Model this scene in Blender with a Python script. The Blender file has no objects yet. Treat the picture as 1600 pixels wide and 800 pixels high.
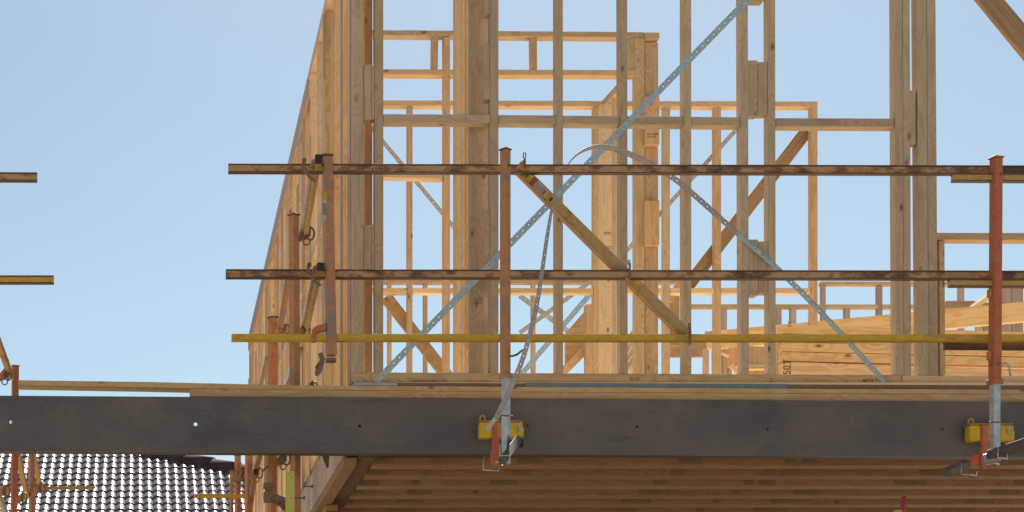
import bpy, bmesh, math, random
from mathutils import Vector, Matrix
random.seed(7)
C = bpy.context.scene.collection
SC = bpy.context.scene
R = math.radians

# ------------------------------------------------------------------ camera
EYE, F, VX, VY = 1.6, 2900.0, 224.0, 1244.0       # eye height, focal length in photo pixels, vanishing point of the depth direction
cam = bpy.data.cameras.new('camera'); cam_o = bpy.data.objects.new('camera', cam); C.objects.link(cam_o)
cam_o.location = (0, 0, EYE); cam_o.rotation_euler = (R(90), 0, 0)
cam.sensor_width = 36; cam.lens = 36*F/1600
cam.shift_x = (800-VX)/1600; cam.shift_y = (VY-400)/1600
cam.clip_end = 6000
SC.camera = cam_o
# ------------------------------------------------------------------ sky, sun, exposure
SUN_EL, SUN_AZ = 46, 13          # azimuth measured from +Y towards +X (behind the building, to the right)
w = bpy.data.worlds.new('World'); SC.world = w; w.use_nodes = True
nt = w.node_tree; nt.nodes.clear()
sky = nt.nodes.new('ShaderNodeTexSky'); sky.sky_type = 'NISHITA'; sky.sun_disc = False
sky.sun_elevation = R(SUN_EL); sky.sun_rotation = R(SUN_AZ)
sky.air_density = 1.0; sky.dust_density = 0.55; sky.ozone_density = 1.0; sky.altitude = 50
bg = nt.nodes.new('ShaderNodeBackground'); bg.inputs[1].default_value = 0.05
ow = nt.nodes.new('ShaderNodeOutputWorld')
tint = nt.nodes.new('ShaderNodeMix'); tint.data_type = 'RGBA'; tint.blend_type = 'MULTIPLY'; tint.inputs[0].default_value = 1
tint.inputs[7].default_value = (.94, .975, .89, 1)          # slightly hazy, less violet air over the whole sky
nt.links.new(sky.outputs[0], tint.inputs[6]); nt.links.new(tint.outputs[2], bg.inputs[0]); nt.links.new(bg.outputs[0], ow.inputs[0])
sl = bpy.data.lights.new('sun', 'SUN'); sl.energy = 5.0; sl.angle = R(0.5); sl.color = (1, .94, .84)
so = bpy.data.objects.new('sun', sl); C.objects.link(so); so.location = (5, 30, 30)
sd = Vector((math.sin(R(SUN_AZ))*math.cos(R(SUN_EL)), math.cos(R(SUN_AZ))*math.cos(R(SUN_EL)), math.sin(R(SUN_EL))))
so.rotation_euler = sd.to_track_quat('Z', 'Y').to_euler()
SC.view_settings.view_transform = 'Standard'; SC.view_settings.look = 'None'
SC.view_settings.exposure = 1.2; SC.view_settings.gamma = 1; SC.view_settings.use_curve_mapping = False
SC.render.engine = 'CYCLES'
SC.cycles.max_bounces = 12; SC.cycles.diffuse_bounces = 8; SC.cycles.use_denoising = True
SC.cycles.sample_clamp_indirect = 4

# ------------------------------------------------------------------ helpers
def W(px, py, Y):
    return Vector(((px-VX)/F*Y, Y, (VY-py)/F*Y + EYE))

def tag(o, label=None, cat=None, group=None, kind=None):
    if label: o['label'] = label
    if cat: o['category'] = cat
    if group: o['group'] = group
    if kind: o['kind'] = kind
    return o

def empty(name, loc, label, cat, group=None):
    o = bpy.data.objects.new(name, None); C.objects.link(o); o.location = loc
    o.empty_display_size = .2
    return tag(o, label, cat, group)

def world_of(o):
    m = Matrix.Translation(o.location) @ o.rotation_euler.to_matrix().to_4x4()
    return (world_of(o.parent) @ m) if o.parent else m

def link(name, me, mat, parent=None, M=None):
    o = bpy.data.objects.new(name, me); C.objects.link(o)
    if mat and not me.materials: me.materials.append(mat)
    M = M or Matrix()
    if parent:
        o.parent = parent
        M = world_of(parent).inverted() @ M
    o.location = M.to_translation(); o.rotation_euler = M.to_euler()
    return o

def bm_box(bm, a, b, mat_index=0):
    x0, y0, z0 = a; x1, y1, z1 = b
    v = [bm.verts.new(p) for p in ((x0,y0,z0),(x1,y0,z0),(x1,y1,z0),(x0,y1,z0),(x0,y0,z1),(x1,y0,z1),(x1,y1,z1),(x0,y1,z1))]
    for f in ((0,3,2,1),(4,5,6,7),(0,1,5,4),(1,2,6,5),(2,3,7,6),(3,0,4,7)):
        bm.faces.new([v[i] for i in f]).material_index = mat_index

def finish(bm, name, smooth=False):
    me = bpy.data.meshes.new(name); bmesh.ops.recalc_face_normals(bm, faces=bm.faces)
    bm.to_mesh(me); bm.free()
    if smooth:
        for p in me.polygons: p.use_smooth = True
    return me

def bar(name, A, B, wu, wv, mat, parent=None, side=None, bevel=.003, wu2=None):
    """a straight timber or box from A to B; wu = width across the facade plane, wv = thickness along depth; local X runs along its length (the grain)"""
    A, B = Vector(A), Vector(B); x = (B-A); L = x.length; x.normalize()
    v = Vector(side) if side else Vector((0, 1, 0))
    v = (v - x*v.dot(x)).normalized(); u = v.cross(x)
    M = Matrix((x, v, u)).transposed().to_4x4(); M.translation = A
    bm = bmesh.new(); bm_box(bm, (0, -wv/2, -wu/2), (L, wv/2, wu/2))
    if bevel:
        bmesh.ops.bevel(bm, geom=bm.edges[:], offset=min(bevel, wu*.2, wv*.2), segments=1, affect='EDGES')
    return link(name, finish(bm, name), mat, parent, M)

def pin(name, x0, y0, x1, y1, wpx, Y, d, mat, parent, Y1=None):
    """board whose FRONT face lies at depth Y, centre line through the two photo points, wpx = its width there"""
    Y1 = Y1 or Y
    A = W(x0, y0, Y); B = W(x1, y1, Y1); A.y += d/2; B.y += d/2
    return bar(name, A, B, wpx*(Y+Y1)/2/F, d, mat, parent)

def stud(name, xl, xr, y0, y1, Y, d, mat, parent, dx=0):
    """upright with front face from xl to xr (photo px) between heights y0 (top) and y1; dx = lean at the bottom"""
    if parent and Y > 13.5: dx += random.uniform(-.9, .9)
    return pin(name, (xl+xr)/2+dx, y1, (xl+xr)/2, y0, xr-xl, Y, d, mat, parent)

def poly(name, pts, Y, d, mat, parent):
    bm = bmesh.new(); P = [W(x, y, Y) for x, y in pts]; o = P[0].copy()
    a = [bm.verts.new(p-o) for p in P]; b = [bm.verts.new(p-o+Vector((0, d, 0))) for p in P]
    n = len(P); bm.faces.new(a); bm.faces.new(b[::-1])
    for i in range(n): bm.faces.new((a[i], b[i], b[(i+1) % n], a[(i+1) % n]))
    return link(name, finish(bm, name), mat, parent, Matrix.Translation(o))

def tube(name, pts, r, mat, parent=None, n=10, closed=False):
    pts = [Vector(p) for p in pts]; o = pts[0].copy(); bm = bmesh.new(); rings = []
    N = len(pts)
    for i, p in enumerate(pts):
        a = pts[(i-1) % N] if (closed or i > 0) else p
        b = pts[(i+1) % N] if (closed or i < N-1) else p
        t = (b-a).normalized()
        h = Vector((0, 1, 0)) if abs(t.y) < .9 else Vector((0, 0, 1))
        u = t.cross(h).normalized(); v = u.cross(t)
        rr = r[i] if isinstance(r, (list, tuple)) else r
        rings.append([bm.verts.new(p-o+rr*(math.cos(k*2*math.pi/n)*u+math.sin(k*2*math.pi/n)*v)) for k in range(n)])
    for i in range(N if closed else N-1):
        p, q = rings[i], rings[(i+1) % N]
        for k in range(n): bm.faces.new((p[k], p[(k+1) % n], q[(k+1) % n], q[k]))
    if not closed:
        bm.faces.new(rings[0][::-1]); bm.faces.new(rings[-1])
    return link(name, finish(bm, name, True), mat, parent, Matrix.Translation(o))

def ring(name, c, r, rr, mat, parent, squash=1.0, axis='y'):
    pts = [Vector(c)+Vector((math.cos(t)*r*squash, 0, math.sin(t)*r)) for t in [k*math.pi/8 for k in range(16)]]
    return tube(name, pts, rr, mat, parent, n=6, closed=True)

def strap_mesh(path, width, holes=True, cell=.052, thick=.0012, tilt=None):
    """perforated steel strap following a 3D path; path = list of (point, across vector)"""
    P = [Vector(p) for p, _ in path]; A = [Vector(a).normalized() for _, a in path]
    S = [0]
    for i in range(1, len(P)): S.append(S[-1]+(P[i]-P[i-1]).length)
    def at(s, t):
        s = max(0, min(S[-1]-1e-6, s)); i = 0
        while S[i+1] < s: i += 1
        f = (s-S[i])/(S[i+1]-S[i])
        p = P[i].lerp(P[i+1], f); a = A[i].lerp(A[i+1], f).normalized()
        return p + a*t
    bm = bmesh.new(); cache = {}
    def v(s, t):
        k = (round(s, 5), round(t, 5))
        if k not in cache: cache[k] = bm.verts.new(at(s, t))
        return cache[k]
    lanes = [-width/2, -width/6, width/6, width/2]
    n = max(1, int(S[-1]/cell)); c = S[-1]/n
    for i in range(n):
        for h in range(2):
            s0 = (i+h/2)*c; s1 = s0+c/2; sm = (s0+s1)/2
            for l in range(3):
                t0, t1 = lanes[l], lanes[l+1]; tm = (t0+t1)/2
                rad = 0
                if holes and l == 1 and h == 0: rad = .0050
                if holes and l != 1 and h == 1: rad = .0024
                q = [v(s0, t0), v(s1, t0), v(s1, t1), v(s0, t1)]
                if not rad: bm.faces.new(q); continue
                rad = min(rad, c/4*.95, width/6*.95)
                o = [bm.verts.new(at(sm+rad*math.cos(R(a)), tm+rad*math.sin(R(a)))) for a in (202.5, 247.5, 292.5, 337.5, 22.5, 67.5, 112.5, 157.5)]
                for k in range(4):
                    bm.faces.new((q[k], o[2*k+1], o[2*k]))
                    bm.faces.new((q[k], q[(k+1) % 4], o[(2*k+2) % 8], o[2*k+1]))
    return bm

def strap(name, x0, y0, x1, y1, Y, mat, parent, wid=.036, holes=True, Y1=None):
    A = W(x0, y0, Y); B = W(x1, y1, Y1 or Y); d = (B-A).normalized(); a = d.cross(Vector((0, 1, 0))).normalized()
    bm = strap_mesh([((0, 0, 0), a), (B-A, a)], wid, holes)
    o = link(name, finish(bm, name), mat, parent, Matrix.Translation(A))
    m = o.modifiers.new('thickness', 'SOLIDIFY'); m.thickness = .0014
    return o

# ------------------------------------------------------------------ materials
def mat_new(name):
    m = bpy.data.materials.new(name); m.use_nodes = True
    n = m.node_tree.nodes; b = n['Principled BSDF']
    return m, m.node_tree, b
def N(t, typ, **kw):
    n = t.nodes.new(typ)
    for k, v in kw.items(): setattr(n, k, v)
    return n
def ramp(t, fac, stops):
    r = N(t, 'ShaderNodeValToRGB'); e = r.color_ramp.elements
    while len(e) < len(stops): e.new(.5)
    for i, (p, c) in enumerate(stops): e[i].position = p; e[i].color = (*c, 1)
    if fac is not None: t.links.new(fac, r.inputs[0])
    return r.outputs[0]
def mix(t, fac, a, b, mode='MIX'):
    m = N(t, 'ShaderNodeMix', data_type='RGBA', blend_type=mode)
    for i, v in ((0, fac), (6, a), (7, b)):
        if hasattr(v, 'links'): t.links.new(v, m.inputs[i])
        else: m.inputs[i].default_value = v if i == 0 else (*v, 1)
    return m.outputs[2]
def math_n(t, op, a, b=None):
    m = N(t, 'ShaderNodeMath', operation=op)
    for i, v in enumerate((a, b)):
        if v is None: continue
        if hasattr(v, 'links'): t.links.new(v, m.inputs[i])
        else: m.inputs[i].default_value = v
    return m.outputs[0]
def noise(t, vec, scale, detail=3, rough=.55, dist=0):
    n = N(t, 'ShaderNodeTexNoise'); n.inputs['Scale'].default_value = scale; n.inputs['Detail'].default_value = detail
    n.inputs['Roughness'].default_value = rough; n.inputs['Distortion'].default_value = dist
    if vec is not None: t.links.new(vec, n.inputs['Vector'])
    return n.outputs[0]
def stretch(t, vec, s):
    m = N(t, 'ShaderNodeMapping'); m.inputs['Scale'].default_value = s; t.links.new(vec, m.inputs[0]); return m.outputs[0]

def wood(name, base, late, knot=(.10,.045,.02), hue_var=1.0, grain=1.0, stain=.35, knots=True, rough=.72):
    m, t, b = mat_new(name)
    tc = N(t, 'ShaderNodeTexCoord'); oi = N(t, 'ShaderNodeObjectInfo')
    add = N(t, 'ShaderNodeVectorMath', operation='ADD'); sc = N(t, 'ShaderNodeVectorMath', operation='SCALE')
    cmb = N(t, 'ShaderNodeCombineXYZ')
    for i, k in enumerate((37.0, 13.0, 29.0)): t.links.new(math_n(t, 'MULTIPLY', oi.outputs['Random'], k), cmb.inputs[i])
    t.links.new(tc.outputs['Object'], add.inputs[0]); t.links.new(cmb.outputs[0], add.inputs[1])
    v = add.outputs[0]
    # knots: stretched voronoi cells, few of them
    kv = N(t, 'ShaderNodeTexVoronoi', feature='F1'); kv.inputs['Scale'].default_value = 1
    t.links.new(stretch(t, v, (3.6, 7.5, 7.5)), kv.inputs['Vector'])
    kd = kv.outputs['Distance']
    # growth rings: slow noise warped, seen lengthwise, bulging round the knots
    warp = noise(t, stretch(t, v, (.9, 7, 7)), 1, 2, .5)
    near = N(t, 'ShaderNodeMapRange'); near.inputs['From Min'].default_value = 0; near.inputs['From Max'].default_value = .45
    near.inputs['To Min'].default_value = .28; near.inputs['To Max'].default_value = 0
    t.links.new(kd, near.inputs['Value'])
    wsum = math_n(t, 'ADD', math_n(t, 'MULTIPLY', warp, 1.0), near.outputs[0] if knots else 0.0)
    rings = math_n(t, 'SINE', math_n(t, 'MULTIPLY', wsum, 62.0*grain))
    rr = N(t, 'ShaderNodeMapRange'); rr.inputs['From Min'].default_value = -.2; rr.inputs['From Max'].default_value = 1.0
    t.links.new(rings, rr.inputs['Value'])
    fine = noise(t, stretch(t, v, (6, 170, 170)), 1, 3, .7)
    c = mix(t, math_n(t, 'MULTIPLY', rr.outputs[0], .55), base, late)
    c = mix(t, math_n(t, 'MULTIPLY', ramp(t, fine, [(.35, (0,)*3), (.75, (1,)*3)]), .45), c, tuple(x*.62 for x in base))
    # sap stain and weather patches
    st = noise(t, stretch(t, v, (1.1, 9, 9)), 1, 4, .6)
    c = mix(t, math_n(t, 'MULTIPLY', ramp(t, st, [(.52, (0,)*3), (.72, (1,)*3)]), stain), c, (base[0]*.50, base[1]*.48, base[2]*.52))
    if knots:
        kf = ramp(t, kd, [(.035, (1,)*3), (.07, (.5,)*3), (.13, (0,)*3)])
        c = mix(t, math_n(t, 'MULTIPLY', kf, .85), c, knot)
    # per-board tint
    hsv = N(t, 'ShaderNodeHueSaturation')
    rnd2 = math_n(t, 'FRACT', math_n(t, 'MULTIPLY', oi.outputs['Random'], 17.31))
    rnd3 = math_n(t, 'FRACT', math_n(t, 'MULTIPLY', oi.outputs['Random'], 91.7))
    t.links.new(math_n(t, 'ADD', math_n(t, 'MULTIPLY', rnd2, .018*hue_var), .5-.010*hue_var), hsv.inputs['Hue'])
    t.links.new(math_n(t, 'ADD', math_n(t, 'MULTIPLY', rnd3, .30*hue_var), 1-.16*hue_var), hsv.inputs['Saturation'])
    t.links.new(math_n(t, 'ADD', math_n(t, 'MULTIPLY', oi.outputs['Random'], .30*hue_var), 1-.18*hue_var), hsv.inputs['Value'])
    t.links.new(c, hsv.inputs['Color']); t.links.new(hsv.outputs[0], b.inputs['Base Color'])
    b.inputs['Roughness'].default_value = rough; b.inputs['Specular IOR Level'].default_value = .3
    bp = N(t, 'ShaderNodeBump'); bp.inputs['Strength'].default_value = .25; bp.inputs['Distance'].default_value = .002
    t.links.new(fine, bp.inputs['Height']); t.links.new(bp.outputs[0], b.inputs['Normal'])
    return m

def painted(name, paint, rust=(.10,.045,.022), amount=.5, scale=14, rough=.6, dark=(.035,.025,.02), metal=0.0, long=False):
    m, t, b = mat_new(name)
    tc = N(t, 'ShaderNodeTexCoord'); oi = N(t, 'ShaderNodeObjectInfo')
    add = N(t, 'ShaderNodeVectorMath', operation='ADD'); cmb = N(t, 'ShaderNodeCombineXYZ')
    for i in range(3): t.links.new(math_n(t, 'MULTIPLY', oi.outputs['Random'], 31.0+7*i), cmb.inputs[i])
    t.links.new(tc.outputs['Object'], add.inputs[0]); t.links.new(cmb.outputs[0], add.inputs[1]); v = add.outputs[0]
    if long: v = stretch(t, v, (.55, 1, 1))
    n1 = noise(t, v, scale, 6, .68); n2 = noise(t, v, scale*.22, 3, .5); n3 = noise(t, v, scale*3, 4, .6)
    s = math_n(t, 'ADD', math_n(t, 'MULTIPLY', n1, .6), math_n(t, 'MULTIPLY', n2, .4))
    lo = .62-.22*amount
    k = ramp(t, s, [(lo, (0,)*3), (lo+.05, (1,)*3)])
    k2 = ramp(t, s, [(lo+.05, (0,)*3), (lo+.12, (1,)*3)])
    c = mix(t, ramp(t, n3, [(.35, (0,)*3), (.7, (1,)*3)]), paint, tuple(x*.72 for x in paint))
    c = mix(t, math_n(t, 'MULTIPLY', k, .9), c, rust); c = mix(t, math_n(t, 'MULTIPLY', k2, .8), c, dark)
    t.links.new(c, b.inputs['Base Color']); b.inputs['Roughness'].default_value = rough; b.inputs['Metallic'].default_value = metal
    bp = N(t, 'ShaderNodeBump'); bp.inputs['Strength'].default_value = .35; bp.inputs['Distance'].default_value = .003; bp.invert = True
    t.links.new(s, bp.inputs['Height']); t.links.new(bp.outputs[0], b.inputs['Normal'])
    return m

def plain(name, col, rough=.6, metal=0., var=.25, scale=30):
    m, t, b = mat_new(name); tc = N(t, 'ShaderNodeTexCoord')
    n = noise(t, tc.outputs['Object'], scale, 4, .6)
    c = mix(t, ramp(t, n, [(.3, (0,)*3), (.7, (1,)*3)]), col, tuple(x*(1-var) for x in col))
    t.links.new(c, b.inputs['Base Color']); b.inputs['Roughness'].default_value = rough; b.inputs['Metallic'].default_value = metal
    return m

M = {}
M['pine'] = wood('pine', (.62,.45,.28), (.48,.30,.15))
M['pine_clean'] = wood('pine_clean', (.70,.53,.33), (.58,.39,.20), stain=.12)
M['pine_weathered'] = wood('pine_weathered', (.50,.39,.275), (.37,.27,.175), stain=.4, hue_var=.6)
M['pine_orange'] = wood('pine_orange', (.61,.40,.22), (.42,.23,.11), stain=.3, hue_var=.8, grain=.8)
M['pine_brown'] = wood('pine_brown', (.40,.265,.155), (.24,.145,.075), stain=.4, hue_var=.6, grain=.9)
M['lumber'] = wood('lumber', (.80,.54,.27), (.58,.33,.13), stain=.15, hue_var=.5, grain=.6)
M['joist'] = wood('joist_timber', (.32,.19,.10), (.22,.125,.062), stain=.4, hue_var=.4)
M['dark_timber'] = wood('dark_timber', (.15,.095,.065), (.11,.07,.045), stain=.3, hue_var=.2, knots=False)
M['rim'] = wood('rim_panel', (.50,.39,.33), (.42,.31,.26), stain=.3, knots=False, hue_var=1.3)
M['chipboard'] = plain('chipboard', (.74,.56,.33), .8, var=.25, scale=120)
M['chip_edge'] = plain('chipboard_edge', (.22,.16,.12), .9, var=.5, scale=160)
M['rail'] = painted('rail_rust', (.44,.26,.13), rust=(.19,.095,.05), amount=.66, scale=16, long=True)
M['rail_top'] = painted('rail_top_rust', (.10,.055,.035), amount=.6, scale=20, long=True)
M['rail_yellow'] = painted('rail_yellow_paint', (.56,.345,.03), rust=(.38,.21,.04), amount=.22, scale=12, long=True, dark=(.2,.12,.04))
M['ochre'] = painted('ochre_paint', (.43,.28,.10), rust=(.30,.17,.065), amount=.25, scale=14, dark=(.12,.07,.03))
M['post'] = painted('post_orange', (.45,.22,.105), rust=(.34,.16,.09), amount=.6, scale=13, dark=(.17,.18,.2))
M['post_red'] = painted('post_red', (.44,.125,.055), rust=(.33,.12,.065), amount=.22, scale=12, dark=(.12,.05,.03))
M['bright_orange'] = painted('bright_orange', (.54,.20,.07), rust=(.34,.14,.07), amount=.5, scale=12, dark=(.12,.07,.05))
M['clamp'] = painted('clamp_steel', (.20,.13,.09), rust=(.13,.07,.04), amount=.5, scale=30, metal=.3, rough=.5)
M['dark_steel'] = plain('dark_steel', (.11,.09,.075), .7, 0, .4, 30)
M['galv'] = plain('galvanised', (.55,.58,.62), .42, .75, .35, 25)
M['strap'] = plain('strap_steel', (.40,.53,.60), .45, .15, .3, 30)
M['strap_dull'] = plain('strap_dull', (.52,.49,.42), .55, .3, .3, 40)
M['strap_loose'] = plain('strap_loose', (.39,.37,.38), .6, .15, .3, 25)
M['flash'] = plain('flashing', (.17,.21,.27), .45, .4, .3, 12)
M['flash_light'] = plain('flashing_light', (.42,.42,.43), .5, .5, .3, 12)
M['plate'] = plain('nail_plate', (.31,.22,.13), .5, .2, .8, 260)
M['yellow'] = painted('yellow_plastic', (.60,.40,.02), rust=(.42,.27,.03), amount=.2, scale=18, dark=(.2,.13,.03))
M['lime'] = plain('lime_paint', (.46,.47,.09), .55, 0, .15, 14)
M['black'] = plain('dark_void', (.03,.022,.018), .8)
M['red'] = plain('red_plastic', (.5,.03,.05), .5)
M['white'] = plain('sticker_white', (.45,.42,.40), .6, 0, .4, 60)
M['stickyel'] = plain('sticker_yellow', (.48,.38,.06), .6, 0, .5, 60)
M['stickred'] = plain('sticker_red', (.33,.05,.05), .6, 0, .2, 60)
M['ink'] = plain('ink', (.09,.06,.045), .9)
M['inkpale'] = plain('ink_faint', (.20,.14,.10), .9)

def steel_mat():
    m, t, b = mat_new('painted_steel'); tc = N(t, 'ShaderNodeTexCoord'); v = tc.outputs['Object']
    n1 = noise(t, stretch(t, v, (.9, 1, 1.3)), 1.4, 5, .62, .6); n2 = noise(t, v, 4.2, 8, .72, .5); n3 = noise(t, stretch(t, v, (1, 1, 9)), 2, 4, .6)
    c = mix(t, ramp(t, n1, [(.38, (0,)*3), (.62, (1,)*3)]), (.064,.063,.068), (.105,.092,.090))
    c = mix(t, math_n(t, 'MULTIPLY', ramp(t, n2, [(.52, (0,)*3), (.72, (1,)*3)]), .45), c, (.16,.145,.14))
    c = mix(t, math_n(t, 'MULTIPLY', ramp(t, n3, [(.58, (0,)*3), (.7, (1,)*3)]), .5), c, (.045,.04,.042))
    t.links.new(c, b.inputs['Base Color'])
    t.links.new(math_n(t, 'ADD', math_n(t, 'MULTIPLY', n2, .3), .38), b.inputs['Roughness'])
    bp = N(t, 'ShaderNodeBump'); bp.inputs['Strength'].default_value = .15; bp.inputs['Distance'].default_value = .004
    t.links.new(n2, bp.inputs['Height']); t.links.new(bp.outputs[0], b.inputs['Normal'])
    return m
M['steel'] = steel_mat()
M['flange_shade'] = painted('flange_shade', (.045,.034,.03), rust=(.06,.035,.022), amount=.5, scale=6, dark=(.03,.022,.018))  # bottom flange: mottled dark brown that paints in the shade of its underside

def tile_mat():
    m, t, b = mat_new('glazed_roof_tile'); tc = N(t, 'ShaderNodeTexCoord')
    n = noise(t, tc.outputs['Object'], 3, 4, .6); n2 = noise(t, tc.outputs['Object'], 25, 3, .6)
    c = mix(t, n, (.075,.062,.062), (.115,.095,.093)); t.links.new(c, b.inputs['Base Color'])
    t.links.new(math_n(t, 'ADD', math_n(t, 'MULTIPLY', n2, .06), .19), b.inputs['Roughness'])
    b.inputs['Specular IOR Level'].default_value = .16
    return m
M['tile'] = tile_mat()
M['ridge'] = plain('ridge_tile', (.10,.062,.056), .9, 0, .3, 8); M['ridge'].node_tree.nodes['Principled BSDF'].inputs['Specular IOR Level'].default_value = .05

def dirt_mat():
    m, t, b = mat_new('dirt'); tc = N(t, 'ShaderNodeTexCoord')
    n = noise(t, tc.outputs['Object'], .6, 8, .65); n2 = noise(t, tc.outputs['Object'], 18, 4, .6)
    c = mix(t, n, (.42,.32,.21), (.32,.24,.155)); c = mix(t, math_n(t, 'MULTIPLY', n2, .4), c, (.46,.38,.28))
    t.links.new(c, b.inputs['Base Color']); b.inputs['Roughness'].default_value = .95
    return m
M['dirt'] = dirt_mat()

def text(s, name, loc, size, mat, parent, rot=0, sx=1):
    cu = bpy.data.curves.new(name, 'FONT'); cu.body = s; cu.size = size; cu.extrude = .0004
    tmp = bpy.data.objects.new('tmp', cu); C.objects.link(tmp)
    bpy.context.view_layer.update()
    me = bpy.data.meshes.new_from_object(tmp.evaluated_get(bpy.context.evaluated_depsgraph_get()))
    bpy.data.objects.remove(tmp); me.materials.clear(); me.name = name
    if sx != 1: me.transform(Matrix.Scale(sx, 4, (1, 0, 0)))
    return link(name, me, mat, parent, Matrix.Translation(loc) @ Matrix.Rotation(R(90), 4, 'X') @ Matrix.Rotation(R(rot), 4, 'Z'))

def mill_mark(x, y, Y, parent):
    bm = bmesh.new(); o = W(x, y, Y); k = Y/F
    for row in range(2):
        q = 0
        while q < 13:
            w_ = random.uniform(.7, 2.2); bm_box(bm, (q*k, -.0006, -row*2.6*k), ((q+w_)*k, 0, (-row*2.6+random.uniform(.9, 1.6))*k)); q += w_+.7
    link('stamp', finish(bm, 'stamp'), M['inkpale'], parent, Matrix.Translation(o))
# ------------------------------------------------------------------ ground
bm = bmesh.new(); s = 1500
vs = [bm.verts.new(p) for p in ((-s,-s,0),(s,-s,0),(s,s,0),(-s,s,0))]; bm.faces.new(vs)
tag(link('ground', finish(bm, 'ground'), M['dirt']), kind='structure')

YF = 12.0                                # front wall
# ------------------------------------------------------------------ front wall frame
fw = empty('wall_frame', W(551, 597, YF), 'grey-toned front timber stud wall standing above the dark steel beam, nearest the viewer', 'wall frame')
d = .09
Lx = lambda x, x0, y0, x1, y1: y0+(y1-y0)*(x-x0)/(x1-x0)
pin('bottom_plate', 551, 589.2, 1409, 593.4, 15.5, YF, d, M['pine_orange'], fw)
pin('bottom_plate', 1410, 593.4, 1780, 596, 14.5, YF, d, M['pine'], fw)
pin('top_plate', 551, -212, 1780, -206, 12, YF, d, M['pine_weathered'], fw)
WS = M['pine_weathered']
for xl, xr, dx in ((551,568,0),(585.7,599,0),(766,779,0),(868.5,879.5,.5),(968,980,1),(1068,1080,.5),(1156,1168,2.5),(1199.5,1211,1.5),
                   (1397,1409.3,3),(1409.6,1421,3),(1431,1446.3,5.5),(1446.6,1460.5,5.5)):
    stud('stud', xl, xr, -205, Lx(xl, 553, 581.7, 1600, 587), YF-.0005, d, WS, fw, dx)
stud('jack_stud', 1467.5, 1476, 376, 585, YF+.001, d, M['pine'], fw, 1.5)
pin('window_sill', 1462.5, 369, 1790, 370, 11, YF-.001, d, M['pine'], fw)
stud('jack_stud', 1780, 1792, 376, 588, YF+.001, d, M['pine'], fw)
# noggins
xs = [(599,766,184.7),(779,868.5,186),(879.5,968,187),(980,1068,188),(1080,1156.5,189),(1212,1397.5,191)]
for a, b, y in xs: pin('noggin', a+.3, y-.3, b-.3, y+.5, 13, YF+.002, d-.004, WS, fw)
# packing blocks
for a, b, y0, y1 in ((568.4,580.3,101,187),(580.6,585.5,103,186),(568.4,580.3,352,433),(580.6,585.5,350,430),
                     (1168.3,1183.8,94,180),(1184.2,1199.3,96.5,178.5),(1169.5,1184.8,374,461),(1185.2,1200.2,377,457),(1168.3,1193.8,-60,1.0),
                     (1421.5,1431,141,225),(757,765.8,67,155),(757,765.8,-60,22),(757.5,765.8,327,425)):
    stud('packing_block', a, b, y0, y1, YF+.004, d-.01, WS, fw)
# strap brace of the front wall
strap('strap_brace', 587, 597, 1192, -25, YF-.004, M['strap'], fw, wid=.042)
# stamps on the bottom plate
text('3/10', 'stamp', W(983, 594.5, YF-.001), .034, M['ink'], fw, sx=1.1)
text('3/10', 'stamp', W(984, 605.5, YF-.001)+Vector((0,-.0,.012)), .001, M['ink'], fw)
text('S', 'stamp', W(1203, 596, YF-.001), .036, M['inkpale'], fw)
text('S', 'stamp', W(577, 592.5, YF-.001), .036, M['inkpale'], fw)
text('BOTT', 'stamp', W(1348, 598.5, YF-.001), .034, M['ink'], fw, sx=1.1)
text('WEPS1438 UN', 'stamp', W(643, 599, YF-.001)+Vector((0,0,.006)), .026, M['inkpale'], fw, sx=1.4)

# ------------------------------------------------------------------ floor deck with its edge, flashing
ZD = W(0, 597.5, YF).z
X0, X1 = 1.357, 9.2
bm = bmesh.new(); bm_box(bm, (0, 0, 0), (X1-X0, 12.0, .024))
tag(link('floor', finish(bm, 'floor'), M['chipboard'], None, Matrix.Translation((X0, YF-.03, ZD-.030))), kind='structure')
fl = empty('flashing', W(553, 601, YF), 'thin blue-grey steel flashing strip running under the front bottom plate', 'flashing')
pin('flashing_strip', 821, 601.7, 1230, 603.6, 7.2, YF-.036, .004, M['flash'], fl)
pin('flashing_strip', 553, 599.8, 621, 600.5, 5.2, YF-.036, .004, M['flash_light'], fl)
te = pin('edge_board', 553, 601, 1780, 606, 7.4, YF-.0312, .02, M['chip_edge'], None)
tag(te, 'rough brown floor edge strip between the bottom plate and the packer boards', 'edge board')

# ------------------------------------------------------------------ packer boards on the beam
TOPE = [(28,594),(240,597),(480,602.5),(740,604),(960,605.5),(1300,607.7),(1780,609.5)]
MIDE = [(28,601.6),(240,605.3),(297,606.6),(480,608.8),(740,611.6),(960,613),(1300,614.8),(1780,616)]
pb = poly('packer_board', TOPE+MIDE[::-1], YF-.05, .14, M['pine'], None)
tag(pb, 'long thin upper timber packer that cantilevers left past the lower packer', 'timber board')
pb2 = poly('packer_board', [(x, y+.5) for x, y in MIDE[2:]]+[(1780,629.2),(297,619.5)], YF-.055, .14, M['pine'], None)
tag(pb2, 'thicker lower timber packer lying directly on the steel beam', 'timber board')

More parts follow.
